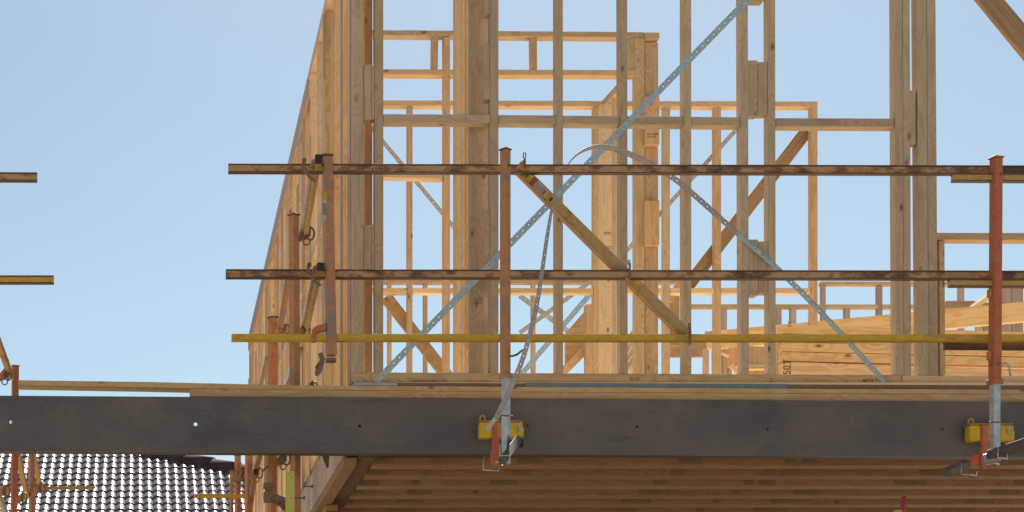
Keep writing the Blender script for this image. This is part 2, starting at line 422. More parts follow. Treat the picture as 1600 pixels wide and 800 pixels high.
# ------------------------------------------------------------------ steel beam (channel, web to the front, bolt holes through the web)
YB = YF-.09
A = W(-90, 617.8, YB); B = W(1790, 629.5, YB); ex = (B-A).normalized(); H = 86.5*YB/F; Lb = (B-A).length
cu = bpy.data.curves.new('web', 'CURVE'); cu.dimensions = '2D'; cu.fill_mode = 'BOTH'; cu.extrude = .004
def loop(pts):
    sp = cu.splines.new('POLY'); sp.points.add(len(pts)-1); sp.use_cyclic_u = True
    for i, p in enumerate(pts): sp.points[i].co = (p[0], p[1], 0, 1)
loop([(0,0),(Lb,0),(Lb,-H),(0,-H)])
for px, py, rp in ((17.5,659.5,2.8),(305.5,663,3),(562,666,2.3),(824,665,2.3),(995,667,2.3),(1199,671,2.4),(1472,671,2.4)):
    P = W(px, py, YB)-A; cx = P.dot(ex); cz = P.dot(Vector((-ex.z, 0, ex.x)))
    loop([(cx+rp*YB/F*math.cos(k*math.pi/8), cz+rp*YB/F*math.sin(k*math.pi/8)) for k in range(16)])
tmp = bpy.data.objects.new('tmp', cu); C.objects.link(tmp); bpy.context.view_layer.update()
me = bpy.data.meshes.new_from_object(tmp.evaluated_get(bpy.context.evaluated_depsgraph_get())); bpy.data.objects.remove(tmp)
me.materials.clear(); ang = math.atan2(ex.z, ex.x)
sb = empty('steel_beam', A, 'long dark grey steel beam spanning the picture under the timber wall', 'beam')
me.transform(Matrix.Rotation(R(90), 4, 'X'))
MB = Matrix.Translation(A) @ Matrix.Rotation(-ang, 4, 'Y')
link('web', me, M['steel'], sb, MB)
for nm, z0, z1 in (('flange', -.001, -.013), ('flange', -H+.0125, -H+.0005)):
    bm = bmesh.new(); bm_box(bm, (0, .0045, z0), (Lb, .10, z1)); link(nm, finish(bm, nm), M['steel'] if z0 > -.01 else M['flange_shade'], sb, MB)
for px in (-70, 1740):
    P = W(px, 700, YB+.05); c = bar('steel_column', (P.x, P.y, 0), (P.x, P.y, P.z-.07), .1, .09, M['steel'], None)
    tag(c, 'steel column carrying the %s end of the beam' % ('left' if px < 0 else 'right'), 'column')

# ------------------------------------------------------------------ left side wall frame, running back from the corner
lw = empty('wall_frame', (1.357, 12.1, ZD), 'long left side timber stud wall seen nearly edge-on, running back from the corner', 'wall frame')
ZT = 5.954+EYE
k = 0; y = 12.16
LY = []
gaps = [.045,.42,.05,.60,.60,.047,.55,.6,.6,.047,.55,.6,.6,.6,.047,.55,.6,.6,.6,.6,.6,.047,.6,.6,.6,.6,.45]
for g in gaps:
    if y > 23.75: break
    LY.append(y); y += g
LY.append(23.8)
for i, yy in enumerate(LY):
    m = M[('pine_clean','pine_orange','lumber','pine')[i % 4]]
    st_ = bar('stud', (1.402, yy, ZD-.14), (1.402, yy, ZT-.09), .09+random.uniform(-.002,.002), .044, m, lw)
    if i % 5 != 2: bar('skylit_edge_strip', (1.352, yy+.01, ZD-.14), (1.352, yy+.01, ZT-.10-.25*(i % 3)), .012, .075, M['rim'], lw)  # added pink-grey strips paint the cool skylight on the studs' outer edges
bar('bottom_plate', (1.402, 12.14, ZD-.185), (1.402, 23.82, ZD-.185), .088, .045, M['pine'], lw, side=(0,0,1))
for z in (ZT-.067, ZT-.022):
    bar('top_plate', (1.402, 12.1, z), (1.402, 23.82, z), .09, .044, M['pine'], lw, side=(0,0,1))
for i in range(len(LY)-1):
    if LY[i+1]-LY[i] > .3:
        bar('noggin', (1.402, LY[i]+.023, 4.36+EYE), (1.402, LY[i+1]-.023, 4.36+EYE), .085, .045, M['pine'], lw, side=(0,0,1))
bar('ribbon_board', (1.351, 15.2, ZT-.16), (1.351, 23.82, ZT-.16), .16, .012, M['rim'], lw, side=(1,0,0))
# metal strap let into its outer side
P0, P1 = Vector((1.3555, 12.9, 4.0+EYE)), Vector((1.3555, 17.5, ZT-.02))
for P0, P1 in ((Vector((1.355, 12.12, 4.02+EYE)), Vector((1.355, 13.8, ZD))), (Vector((1.355, 21.5, ZD)), Vector((1.355, 17.0, ZT-.05)))):
    bm = strap_mesh([((0,0,0), (0,.55,-.8)), (P1-P0, (0,.55,-.8))], .034, False, cell=.4)
    o = link('strap_brace', finish(bm, 'strap_brace'), M['strap_dull'], lw, Matrix.Translation(P0))
    mm = o.modifiers.new('thickness', 'SOLIDIFY'); mm.thickness = .0015

# rim panel and edge beam along the left side of the floor
rp = empty('rim_board', (1.30, 12.1, 2.21+EYE), 'pinkish-grey rim panels edging the floor on the left below the side wall', 'rim board')
y = 12.12
while y < 23.6:
    L = random.choice((.19,.26,.33))
    bar('panel', (1.318, y, 2.355+EYE), (1.318, y+L-.012, 2.355+EYE), .035, .27, M['rim'], rp, side=(0,0,1)); y += L
lb = bar('edge_beam', (1.345, 12.08, 2.18+EYE), (1.345, 23.8, 2.18+EYE), .085, .05, M['joist'], None, side=(0,0,1))
tag(lb, 'brown timber beam running back under the left edge of the floor', 'beam')
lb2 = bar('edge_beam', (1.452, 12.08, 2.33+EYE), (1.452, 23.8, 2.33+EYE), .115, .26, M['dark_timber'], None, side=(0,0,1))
tag(lb2, 'deep dark beam inside the left floor edge that the joists butt into', 'beam')
bl = empty('bolt', (1.29, 12.7, 2.3+EYE), 'upper steel bolt poking out of the pinkish rim panel beside the lime bar', 'bolt')
def bolt(e, px, py, Y):
    P = W(px, py, Y); bar('shank', P-Vector((.05,0,0)), P+Vector((.02,0,0)), .009, .009, M['clamp'], e)
    bar('head', P+Vector((.012,0,0)), P+Vector((.024,0,0)), .022, .022, M['clamp'], e)
bolt(bl, 484, 760, 12.4)
bl = empty('bolt', (1.29, 12.5, 2.25+EYE), 'lower steel bolt poking out of the pinkish rim panel beside the lime bar', 'bolt'); bolt(bl, 471, 778, 12.4)
hg = poly('bracket', [(501,706),(515,706),(513.5,731),(510.5,732)], 12.3, .006, M['clamp'], None)
tag(hg, 'dark pointed steel bracket hanging below the beam in front of the rim panels', 'bracket')

# lower storey wall below the left side
lo = empty('wall_frame', (1.40, 13.7, 0), 'lower storey timber wall under the left floor edge', 'wall frame')
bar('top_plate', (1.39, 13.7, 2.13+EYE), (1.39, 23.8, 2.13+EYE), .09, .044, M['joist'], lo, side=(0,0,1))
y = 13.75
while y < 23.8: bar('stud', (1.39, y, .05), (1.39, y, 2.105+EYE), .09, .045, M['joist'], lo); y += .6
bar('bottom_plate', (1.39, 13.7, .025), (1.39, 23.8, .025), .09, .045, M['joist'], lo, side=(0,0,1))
# dark return wall below the floor, far back, and a lower left wall that stands out past the rim
# ------------------------------------------------------------------ floor joists (flat-chord trusses with nail plates)
plates = [
 [(585,617),(675,688),(808,850),(1060,1098),(1227,1243),(1254,1277)],
 [(572,604),(660,673),(800,828),(1047,1071),(1194,1210),(1219,1243),(1437,1490)],
 [(560,592),(643,657),(765,808),(1021,1043),(1162,1177),(1186,1212),(1397,1447),(1585,1612)],
 [(551,570),(635,675),(998,1047),(1145,1157),(1240,1285),(1545,1593)],
 [(545,553),(618,662),(970,1017),(1114,1126),(1205,1252),(1507,1553)],
 [(540,546),(605,655),(960,992),(1088,1100),(1178,1230),(1471,1525)],
 [(590,640),(1062,1074),(1150,1200)],[(575,620),(1130,1175)]]
ZJ = 2.19
names = ['nearest', 'second', 'third', 'fourth', 'fifth', 'sixth', 'seventh', 'eighth', 'ninth', 'tenth', 'eleventh', 'twelfth']
jm = {}
for i in range(26):
    Yj = 12.29 + .415*i
    lab = (names[i] + ' floor joist back from the steel beam, brown timber under the floor') if i < 12 else 'brown floor joist far back under the floor, one of the deep rows'
    j = empty('floor_joist', (1.52, Yj, ZJ+EYE), lab, 'joist', 'floor joists under the deck')
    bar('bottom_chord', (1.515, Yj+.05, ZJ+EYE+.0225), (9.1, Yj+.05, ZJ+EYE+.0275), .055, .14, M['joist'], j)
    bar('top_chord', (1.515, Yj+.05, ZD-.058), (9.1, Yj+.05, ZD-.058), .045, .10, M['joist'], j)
    if i < len(plates):
        for a, b in plates[i]:
            yy = VY-(ZJ+.027)/Yj*F
            P, Q = W(a, yy, Yj-.021), W(b, yy, Yj-.021)
            bar('nail_plate', P, Q, .033, .003, M['plate'], j, bevel=0)
    if i < 8:
        bar('joist_hanger', (1.512, Yj-.004, ZJ+EYE+.02), (1.565, Yj-.004, ZJ+EYE+.012), .014, .002, M['galv'], j, bevel=0)
        x = 1.8
        while x < 9:
            bar('web', (x, Yj+.05, ZJ+EYE+.045), (x+.25, Yj+.05, ZD-.082), .04, .06, M['joist'], j, bevel=0); x += .9

# ------------------------------------------------------------------ inner walls
# partition meeting the front wall behind the third stud
pw = empty('wall_frame', W(735, 590, 12.3), 'built-up timber post and partition end right behind the third front stud', 'wall frame')
stud('wide_board', 733, 762.5, -190, 590, 12.14, .045, M['pine_weathered'], pw)
stud('stud', 729.3, 732.7, -180, 596, 12.3, .09, M['pine_orange'], pw)
stud('stud', 722.6, 728.6, -170, 600, 12.5, .09, M['pine_clean'], pw)
stud('stud', 711.2, 719.8, -160, 610, 12.75, .09, M['pine_clean'], pw)
mill_mark(741, 466, 12.139, pw)
mill_mark(742, 472, 12.139, pw)
# deep stud in the corner
cs = stud('corner_stud', 568.6, 582, -190, 600, 12.35, .045, M['joist'], None)
tag(cs, 'reddish-brown stud set back in the narrow gap behind the left corner', 'stud')

# wall B
YBk = 14.5
wb = empty('wall_frame', W(600, 620, YBk), 'middle timber partition whose top plate and lintel cross just above the front noggin', 'wall frame')
pin('top_plate', 570, 50.7, 1007, 54.2, 8.6, YBk, d, M['pine'], wb)
pin('lintel', 570, 112, 995, 113.5, 8.6, YBk, d, M['pine_clean'], wb)
for a, b in ((675.5,685),(829.5,839)): stud('cripple_stud', a, b, 56, 108, YBk+.001, .088, M['pine'], wb)
stud('cripple_stud', 983.5, 994, 59, 109, YBk+.001, .088, M['pine'], wb)
stud('stud', 693.5, 703.4, 57, 700, YBk-.003, d, M['pine'], wb)
stud('stud', 992.5, 1007, 58.6, 700, YBk-.004, d, M['pine'], wb, 1)
pin('noggin', 600, 273.5, 692, 276.5, 6.5, YBk+.002, d-.004, M['pine_clean'], wb)
# end pier of wall B
stud('wide_board', 1008, 1028.5, 66, 700, YBk+.01, .045, M['pine_orange'], wb)
pin('packing_block', 1008, 55.5, 1030.5, 55.5, 10, YBk-.03, .09, M['pine_orange'], wb)
for y0, y1 in ((150,226),(313,383)): stud('packing_block', 1008, 1030.5, y0, y1, YBk-.055, .06, M['pine_orange'], wb)
text('H2 NON', 'stamp', W(1011, 211, YBk-.056), .022, M['ink'], wb)
text('OUT NET', 'stamp', W(1011, 215, YBk-.056), .016, M['ink'], wb)

# return wall between B and C (seen along its left face)
rw = empty('wall_frame', (3.73, 14.6, ZD), 'short return partition joining the middle and rear walls, with wide pale boards', 'wall frame')
bar('top_plate', W(975.5, 129, 14.55), W(944, 163.5, 15.98), .045, .06, M['pine'], rw, side=(0,0,1))
stud('wide_board', 938, 958, 163, 680, 15.6, .045, M['pine_clean'], rw)
stud('stud', 958.5, 963, 150, 680, 15.3, .06, M['pine'], rw)
mill_mark(944, 364, 15.599, rw)
mill_mark(944, 386, 15.599, rw)

# wall C
YC = 16.0
wc = empty('wall_frame', W(600, 650, YC), 'rear timber wall with a long top plate ending at a post on the right', 'wall frame')
pin('top_plate', 560, 160.7, 1277.5, 162.6, 8.6, YC, d, M['pine'], wc)
for a, b, dx, m in ((637,644.8,0,'pine'),(928,936,0,'pine'),(1037.5,1047,0,'pine'),(1117,1126.8,.5,'pine'),(1268,1277.5,0,'pine_orange')):
    stud('stud', a, b, 166, 720, YC+.001, d-.002, M[m], wc, dx)
for a, b in ((570,636),(645,702),(704,927),(937,1036.8),(1048,1116.5),(1127,1267)):
    pin('noggin', a, 453.6, b, 454, 8, YC+.003, d-.006, M['pine_clean'], wc)
strap('strap_brace', 560, 175, 712, 358, YC+.095, M['strap_dull'], wc, wid=.036)
strap('strap_brace', 1150, 203, 960, 413, YC+.095, M['strap_dull'], wc, wid=.036)
pin('brace_board', 1268, 195, 1068, 456, 20, YC+.10, .035, M['pine_brown'], wc)
pin('brace_board', 603, 463, 700, 588, 19, YC+.10, .035, M['pine_brown'], wc)

# wall D
YD = 21.5
wd = empty('wall_frame', W(600, 800, YD), 'distant timber wall whose top plate shows just below the second scaffold rail', 'wall frame')
pin('top_plate', 560, 439, 1078, 439.5, 6.2, YD, d, M['pine'], wd)
for a, b in ((606,612),(662,668),(831,837),(868,874)): stud('stud', a, b, 442.5, 800, YD+.001, d-.002, M['pine'], wd)
strap('strap_brace', 812, 462, 930, 549, YD-.2, M['strap_dull'], wd, wid=.06)
strap('strap_brace', 812, 520, 928, 436, YD-.25, M['strap_dull'], wd, wid=.05)
strap('strap_brace', 812, 588, 926, 455, YD-.3, M['strap'], wd, wid=.06)

# wall E
YE = 22.6
we = empty('wall_frame', W(1080, 820, YE), 'farthest timber wall on the right with a raised window frame and short studs', 'wall frame')
pin('top_plate', 1070, 478, 1287, 478.2, 5.6, YE, d, M['pine'], we); pin('top_plate', 1291, 478.2, 1620, 479, 5.6, YE, d, M['pine'], we)
pin('head_plate', 1283, 442.2, 1620, 443.4, 5.2, YE-.002, d, M['pine'], we)
for a, b, t in ((1285,1290.5,445),(1372,1379,446),(1129.5,1136,481),(1214,1221.5,481),(1236.5,1244.5,481),(1321,1328.5,481),(1500,1507,446)):
    stud('stud', a, b, t, 820, YE+(.001 if t > 450 else -.005), d-.002, M['rim'], we)

# stair and odd boards seen through the studs (left of centre)
sj = empty('board_stack', W(885, 600, 17.5), 'triangular leaning boards seen low between the fourth and fifth front studs', 'boards')
poly('panel', [(884,520),(923,475),(923,538),(884,572)], 17.6, .05, M['pine_orange'], sj)
pin('stringer', 878, 583, 921, 540, 13, 17.5, .05, M['pine_orange'], sj)
stud('upright', 915.5, 924.5, 475, 600, 17.4, .09, M['pine'], sj)
for k in range(5): pin('slat', 975, 596-k*14, 1000, 560-k*14, 7, 17.8+k*.05, .04, M['pine_clean'], sj)
# boards between the pier and the sixth stud
sk = empty('board_stack', W(1050, 590, 17.5), 'brown boards leaning low behind the stud right of the pier', 'boards')
pin('panel', 1047, 546, 1104, 546, 23, 17.5, .04, M['pine_brown'], sk)
stud('panel', 1048, 1062, 462, 540, 17.4, .04, M['pine_brown'], sk)
pin('brace', 1046, 470, 1062, 440, 9, 17.3, .04, M['pine'], sk)

# stack of long boards (right)
lu = empty('lumber_stack', W(1222, 600, 14.2), 'bright orange-yellow stack of long boards lying on the floor at right', 'lumber')
for i, (yl, yr, h, x0) in enumerate(((513.5,527,14,1221),(527,542,12.5,1222),(541.5,551,14.6,1222),(556.6,566.3,14.8,1222),(575,588,20,1236),(592,606,13,1222))):
    pin('board', x0, yl, 1790, yr+(yr-yl)*.35, h-.7, 14.2+.004*(i % 2), .09, M['lumber'], lu)
stud('end_post', 1212.5, 1221, 533, 600, 14.3, .09, M['pine_clean'], lu)
text('SX', 'stamp', W(1236, 511, 14.199), .04, M['ink'], lu, rot=90)
text('50T', 'stamp', W(1234.5, 586, 14.199), .075, M['ink'], lu, rot=90)
stud('board', 1222, 1235, 566, 600, 14.2, .09, M['lumber'], lu)
lo_ = empty('roof_beam', W(1105, 560, 18.2), 'long pale timber beam rising to the right above the stack of boards', 'beam')
for Ya, Yb, dy in ((18.2, 17.0, 0),):
    pin('face_board', 1104, 532.5, 1620, 485, 30, Ya, .05, M['lumber'], lo_, Y1=Yb)
poly('end_grain', [(1103,517.5),(1113,517.5),(1113,531),(1103,531)], 18.15, .04, M['pine_orange'], lo_)
# small framing under that beam
sf = empty('framing', W(1100, 600, 17), 'small pale framing with a block and slanting braces under the rising beam', 'framing')
for a, b, m in ((1100,1108,'rim'),(1114,1127,'pine_clean'),(1130,1137,'rim'),(1138,1144,'rim')): stud('stud', a, b, 545, 620, 17.2, .05, M[m], sf)
stud('block', 1139, 1152, 543, 572, 16.9, .07, M['pine_orange'], sf)
pin('brace', 1108, 543, 1140, 556, 4, 16.8, .03, M['pine_clean'], sf)
pin('brace', 1142, 570, 1156, 584, 7, 16.8, .03, M['pine_clean'], sf)
stud('panel', 1170, 1200, 541, 572, 17, .05, M['pine'], sf)
for y in (571, 576): pin('slat', 1168, y, 1200, y, 3, 16.9, .05, M['pine_clean'], sf)
stud('panel', 1168, 1200, 579, 600, 17, .05, M['pine_orange'], sf)
# partition far right
pr = empty('wall_frame', W(1480, 600, 19), 'pinkish timber partition at the far right behind the rising beam', 'wall frame')
pin('plate', 1478, 476, 1524, 476, 12, 19.2, .09, M['pine_brown'], pr)
pin('plate', 1520, 481, 1548, 461, 7, 19.1, .05, M['pine'], pr, Y1=18.4)
for a, b in ((1526,1536),(1537,1546),(1566,1580.5),(1581,1599),(1500,1506)): stud('stud', a, b, 448 if a > 1550 else 470+(1546-a)*.3, 700, 18.9, .05, M['rim'], pr)

# roof prop, top right
rp_ = empty('roof_prop', W(1560, 0, 12.3), 'doubled timber prop slanting down at the top right corner', 'prop')
pin('board', 1508, -40, 1640, 121, 18, 12.2, .045, M['pine_brown'], rp_)
pin('board', 1520, -48, 1652, 108, 15, 12.27, .06, M['pine_brown'], rp_)

# ------------------------------------------------------------------ scaffold
YS = 11.22
def rail(x0, y0, x1, y1, Y, h, mat, lab, lip=True, cat='rail'):
    e = empty('scaffold_rail', W(x0, y0, Y), lab, cat, 'scaffold rails')
    pin('tube', x0, y0+.7, x1, y1+.7, h-2, Y, .04, mat, e)
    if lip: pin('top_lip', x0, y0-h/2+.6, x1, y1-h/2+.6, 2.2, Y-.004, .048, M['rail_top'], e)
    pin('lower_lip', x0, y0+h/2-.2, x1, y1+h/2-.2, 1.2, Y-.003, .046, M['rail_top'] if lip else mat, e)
    return e
rail(357, 262, 1640, 265, YS+.07, 12.5, M['rail'], 'top rusty brown scaffold rail crossing the whole frame')
rail(353, 427, 1640, 429.5, YS+.07, 12.5, M['rail'], 'middle rusty brown scaffold rail crossing the whole frame')
rail(362, 525.5, 1640, 526.5, YS+.07, 12, M['rail_yellow'], 'lowest scaffold rail, painted mustard yellow', False)
rail(1490, 276, 1660, 277, YS-.01, 11.5, M['ochre'], 'short rail end under the top rail at the right post')
rail(1485, 441, 1660, 442, YS-.01, 11, M['ochre'], 'short rail end under the middle rail at the right post')
rail(1478, 538.5, 1660, 539.5, YS+.13, 11, M['rail_top'], 'dark chipped rail end under the yellow rail at the right post')
rail(-60, 275, 58, 275.5, YS, 12, M['rail'], 'rusty rail end poking in at the left edge, upper one')
rail(-60, 436, 84, 436, YS, 11, M['rail_yellow'], 'ochre rail end poking in at the left edge, lower one')

def post(name, x, ytop, ybot, Y, wpx, mat, lab, lean=0, rot=38, cap=True, group='scaffold posts', inner=None):
    P = W(x, ytop, Y); Q = W(x+lean, ybot, Y); e = empty(name, Q, lab, 'scaffold post', group)
    s = wpx*Y/F/(math.cos(R(rot))+math.sin(R(rot)))
    side = (math.sin(R(rot)), math.cos(R(rot)), 0)
    bar('tube', Q, P, s, s, mat, e, side=side, bevel=.005)
    if cap: bar('cap', P, P+Vector((0,0,.010)), s*1.22, s*1.22, M['clamp'] if mat is not M['post_red'] else mat, e, side=side, bevel=.003)
    return e, s, side
def post_foot(e, s, side, x, y0, y1, Y, lab=None):
    """collar, galvanised inner leg, ring"""
    bar('collar', W(x, y0+3, Y), W(x, y0-5, Y), s*1.25, s*1.25, M['post'] if x < 1000 else M['post_red'], e, side=side)
    bar('inner_leg', W(x, y1, Y), W(x, y0+2, Y), s*.84, s*.84, M['galv'], e, side=side, bevel=.004)
    tube('pin', [W(x-9, y0+61, Y-.03), W(x+11, y0+62, Y-.03)], .004, M['clamp'], e, n=6)
e1, s1, sd1 = post('scaffold_post', 789.5, 235, 584, YS, 18, M['post'], 'orange-brown rusty scaffold post with flat cap in front of the third stud', rot=40)
post_foot(e1, s1, sd1, 790.5, 588, 726, YS)
e2, s2, sd2 = post('scaffold_post', 1556.5, 248, 596, YS, 18, M['post_red'], 'red-painted scaffold post at the right edge of the frame', lean=-2, rot=16)
post_foot(e2, s2, sd2, 1554.5, 598, 716, YS)
for e, x, y in ((e1, 797.5, 258), (e2, 1565, 272)): tube('bolt', [W(x-3, y, YS-.02), W(x+3, y, YS-.03)], .008, M['clamp'], e, n=8)
# bent locking handles
tube('handle', [W(795,556,YS-.04), W(800,556.5,YS-.05), W(808,554,YS-.05), W(815,548,YS-.05), W(821,543,YS-.05)], .0065, M['clamp'], e1, n=8)
tube('handle', [W(1561,569,YS-.03), W(1566,569.5,YS-.05), W(1573,568,YS-.05), W(1577,571,YS-.05), W(1579.5,587,YS-.05)], .0075, M['galv'], e2, n=8)
tube('bolt', [W(1549,569,YS-.05), W(1549,569,YS-.03)], .009, M['clamp'], e2, n=8)
for e, x, y in ((e2, 1546, 452), (e2, 1545.5, 549)): bar('lug', W(x, y, YS), W(x, y+13, YS), .02, .03, M['bright_orange'], e)

def beam_clamp(x, y, lab, sgn):
    """yellow padded clamp body behind the leg with an orange jaw and galvanised wedge"""
    e = empty('beam_clamp', W(x, y, YS+.3), lab, 'beam clamp', 'beam clamps')
    Yc = YB-.06
    a0 = x-41 if sgn > 0 else x-43
    for a, b, m in ((a0, a0+(19 if sgn > 0 else 17), 'yellow'), (a0+(19.2 if sgn > 0 else 17.2), x+5, 'bright_orange'), (x+5.2, x+26, 'yellow')):
        bar('pad' if m == 'yellow' else 'body', W(a, y-1, Yc), W(b, y-1, Yc), 25*Yc/F, .08, M[m], e, bevel=.008)
    bar('top_edge', W(a0-1, y-14.5, Yc), W(x+24, y-14.5, Yc), .006, .09, M['ochre'], e)
    bar('end_knob', W(x+25, y-6, Yc-.02), W(x+25, y+10, Yc-.02), .03, .05, M['yellow'], e, bevel=.01)
    bar('label_plate', W(x+22, y-12, Yc-.05), W(x+24, y-1, Yc-.05), .022, .002, M['white'], e, bevel=0)
    tube('eye_ring', [W(a0+6+4*math.cos(t), y-19+6*math.sin(t), Yc) for t in [k*math.pi/5 for k in range(10)]], .007, M['ochre'], e, n=6, closed=True)
    # jaw under the beam
    poly('jaw', [(x-18,y-12),(x-13,y-12),(x-9,y+18),(x-6,y+40),(x-12,y+54),(x-20,y+52),(x-22,y+38),(x-19,y+20)], YS+.12, .03, M['bright_orange'] if 0 else M['post_red'], e)
    poly('jaw', [(x-44,y+36),(x-22,y+30),(x-20,y+44),(x-44,y+46)], YS+.2, .05, M['post_red'] if sgn < 0 else M['joist'], e) if sgn < 0 else None
    tube('bolt', [W(x-14, y+47, YS+.05), W(x-2, y+45, YS+.03), W(x+6, y+46, YS)], .012, M['galv'], e, n=8)
    ring('nut', W(x-4, y+50, YS+.04), .016, .006, M['clamp'], e)
    # channel steel outrigger: shallow tray pointing back
    if sgn > 0:
        pin('outrigger', x+22, y+12, x-2, y+44, 13, YS-.02, .05, M['dark_steel'], e, Y1=YS-.3)
        poly('outrigger_end', [(x+18,y+13),(x+29,y+13),(x+29,y+24),(x+18,y+24)], YS-.04, .02, M['black'], e)
        tube('wire', [W(x-6,y+20,YS-.33),W(x-8,y+22,YS-.33),W(x-8,y+38,YS-.33),W(x+8,y+38,YS-.33),W(x+8,y+31,YS-.33)], .0035, M['galv'], e, n=6)
        tube('wire', [W(x-33,y+40,YS-.2),W(x-34,y+60,YS-.2),W(x-10,y+62,YS-.2),W(x-9,y+56,YS-.2)], .0035, M['galv'], e, n=6)
    else:
        pin('outrigger', x-6, y+32, x+60, y+10, 14, YS-.05, .05, M['dark_steel'], e, Y1=YS-.3)
        pin('outrigger', x-12, y+38, x+10, y+31, 13, YS-.02, .05, M['galv'], e, Y1=YS-.08)
        pin('outrigger', x-72, y+58, x-40, y+44, 12, YS+.05, .05, M['dark_steel'], e, Y1=YS+.2)
        tube('wire', [W(x+6,y+18,YS-.33),W(x+5,y+36,YS-.33),W(x+20,y+38,YS-.33),W(x+20,y+30,YS-.33)], .004, M['galv'], e, n=6)
        tube('wire', [W(x-52,y+44,YS),W(x-52,y+62,YS),W(x-28,y+64,YS),W(x-27,y+58,YS)], .003, M['galv'], e, n=6)
    return e
beam_clamp(789, 674, 'yellow and orange padded clamp on the steel beam at the middle post', 1)
beam_clamp(1554, 679, 'yellow and orange padded clamp on the steel beam at the right post', -1)

# yellow diagonal brace with stickers
YR = YS+.13
br = empty('scaffold_brace', W(945, 400, YR), 'mustard yellow diagonal scaffold brace with stickers at its upper end', 'scaffold brace')
pin('tube', 812, 262, 1076, 525, 17, YR, .03, M['ochre'], br)
pin('lower_lip', 806.5, 268, 1070, 531, 1.8, YR-.012, .04, M['pine_orange'], br)
poly('end_plate', [(806,263),(812,254),(819,249),(821,263)], YR-.09, .012, M['ochre'], br)
tube('ring', [W(819.5+2*math.cos(t), 243+5*math.sin(t), YR-.1) for t in [k*math.pi/5 for k in range(10)]], .0035, M['clamp'], br, n=6, closed=True)
bar('wedge', W(820, 263, YR-.105), W(820, 248, YR-.105), .012, .01, M['clamp'], br)
def along(t, o=0): return (812+264*t-.707*o, 262+263*t+.707*o)
def sticker(t0, t1, m, nm='sticker', wp=14):
    (a, b), (c, e) = along(t0), along(t1); pin(nm, a, b, c, e, wp, YR-.0035, .002, m, br)
sticker(.02, .07, M['stickyel']); sticker(.072, .092, M['stickred']); sticker(.0925, .165, M['white'], wp=13.5); sticker(.167, .205, M['stickyel'])
aa = -44.9
for k, (t, o, s_) in enumerate(((.078, 4, 'DANGER'),)):
    x, y = along(t, o)
for k in range(6):
    for (t, L_) in ((.10+.0085*k, 11),):
        x0, y0 = along(t, 5); x1, y1 = along(t, -5+(k*7 % 4)); pin('print_line', x0, y0, x1, y1, .7, YR-.0045, .001, M['ink'], br)
for t, m in ((.155,'lime'),(.145,'red'),(.186,'ink'),(.045,'inkpale')):
    x0, y0 = along(t, 4); x1, y1 = along(t, -3); pin('print_patch', x0, y0, x1, y1, 4, YR-.0048, .001, M[m], br)
for x, y in ((984, 425), (1078, 524)):
    c = empty('locking_pin', W(x, y, YS), 'upright locking pin where the yellow brace meets the %s rail' % ('middle' if y < 500 else 'yellow'), 'pin', 'locking pins')
    bar('pin', W(x, y+12, YS+.04), W(x, y-14, YS+.04), .012, .012, M['clamp'], c)
    ring('eye', W(x-1, y-15, YS+.04), .014, .0035, M['clamp'], c, squash=.4)
    poly('tip', [(x-6,y+9),(x+3,y+9),(x,y+15)], YS+.05, .02, M['ochre'], c)

# loose strap curling down in front
pts = [(1385,600,YF-.006),(1300,506,YF-.01),(1215,420,YF-.02),(1130,345,YF-.05),(1060,284,YF-.1),(1010,253,YF-.2),(970,236,YF-.28),(940,229,YF-.36),(915,234,YF-.45),
       (893,250,YF-.55),(876,280,YF-.68),(864,320,YF-.78),(855,370,YF-.86),(847,425,YF-.90),(839,475,YF-.92),(830,515,YF-.92),(817,560,YF-.90),(800,602,YF-.88),(785,633,YF-.87),(775,655,YF-.86)]
path = []
for i, (x, y, Y) in enumerate(pts):
    p = W(x, y, Y); a = W(*pts[max(0, i-1)][:2], 12); b = W(*pts[min(len(pts)-1, i+1)][:2], 12)
    tdir = (b-a).normalized(); ac = tdir.cross(Vector((0, 1, 0)))
    tw = [0,0,0,0,6,16,32,54,72,80,72,56,44,38,34,30,26,22,18,14][i]       # the strap turns edge-on at the top of its curl
    ac = Matrix.Rotation(R(-tw), 3, tdir) @ ac
    path.append((p, ac))
# smooth the path
def catm(path, n=5):
    out = []
    for i in range(len(path)-1):
        p0, p1, p2, p3 = [path[max(0, min(len(path)-1, i+k))] for k in (-1, 0, 1, 2)]
        for s in range(n):
            t = s/n
            f = lambda q: .5*((2*q[1])+(-q[0]+q[2])*t+(2*q[0]-5*q[1]+4*q[2]-q[3])*t*t+(-q[0]+3*q[1]-3*q[2]+q[3])*t**3)
            out.append((f([a[0] for a in (p0,p1,p2,p3)]), f([a[1] for a in (p0,p1,p2,p3)])))
    out.append(path[-1]); return out
sp = catm(path); o0 = sp[0][0].copy()
bm = strap_mesh([(p-o0, a) for p, a in sp], .035)
ls = link('steel_strap', finish(bm, 'steel_strap', True), M['strap_loose'], None, Matrix.Translation(o0))
ls.data.materials.append(M['strap'])
for p in ls.data.polygons:
    if p.center.x > -(1385-1150)/F*12: p.material_index = 1          # the taut lower end has the sky's blue reflection in its colour
ls.modifiers.new('thickness', 'SOLIDIFY').thickness = .0014
tag(ls, 'loose perforated steel strap that curls over and hangs down in front of the middle post', 'metal strap')
se = pin('strap_end', 774, 654, 760, 672, 7, YF-.87, .0015, M['strap_dull'], None)
tag(se, 'short bent end of strap hanging over the yellow clamp pad', 'metal strap')

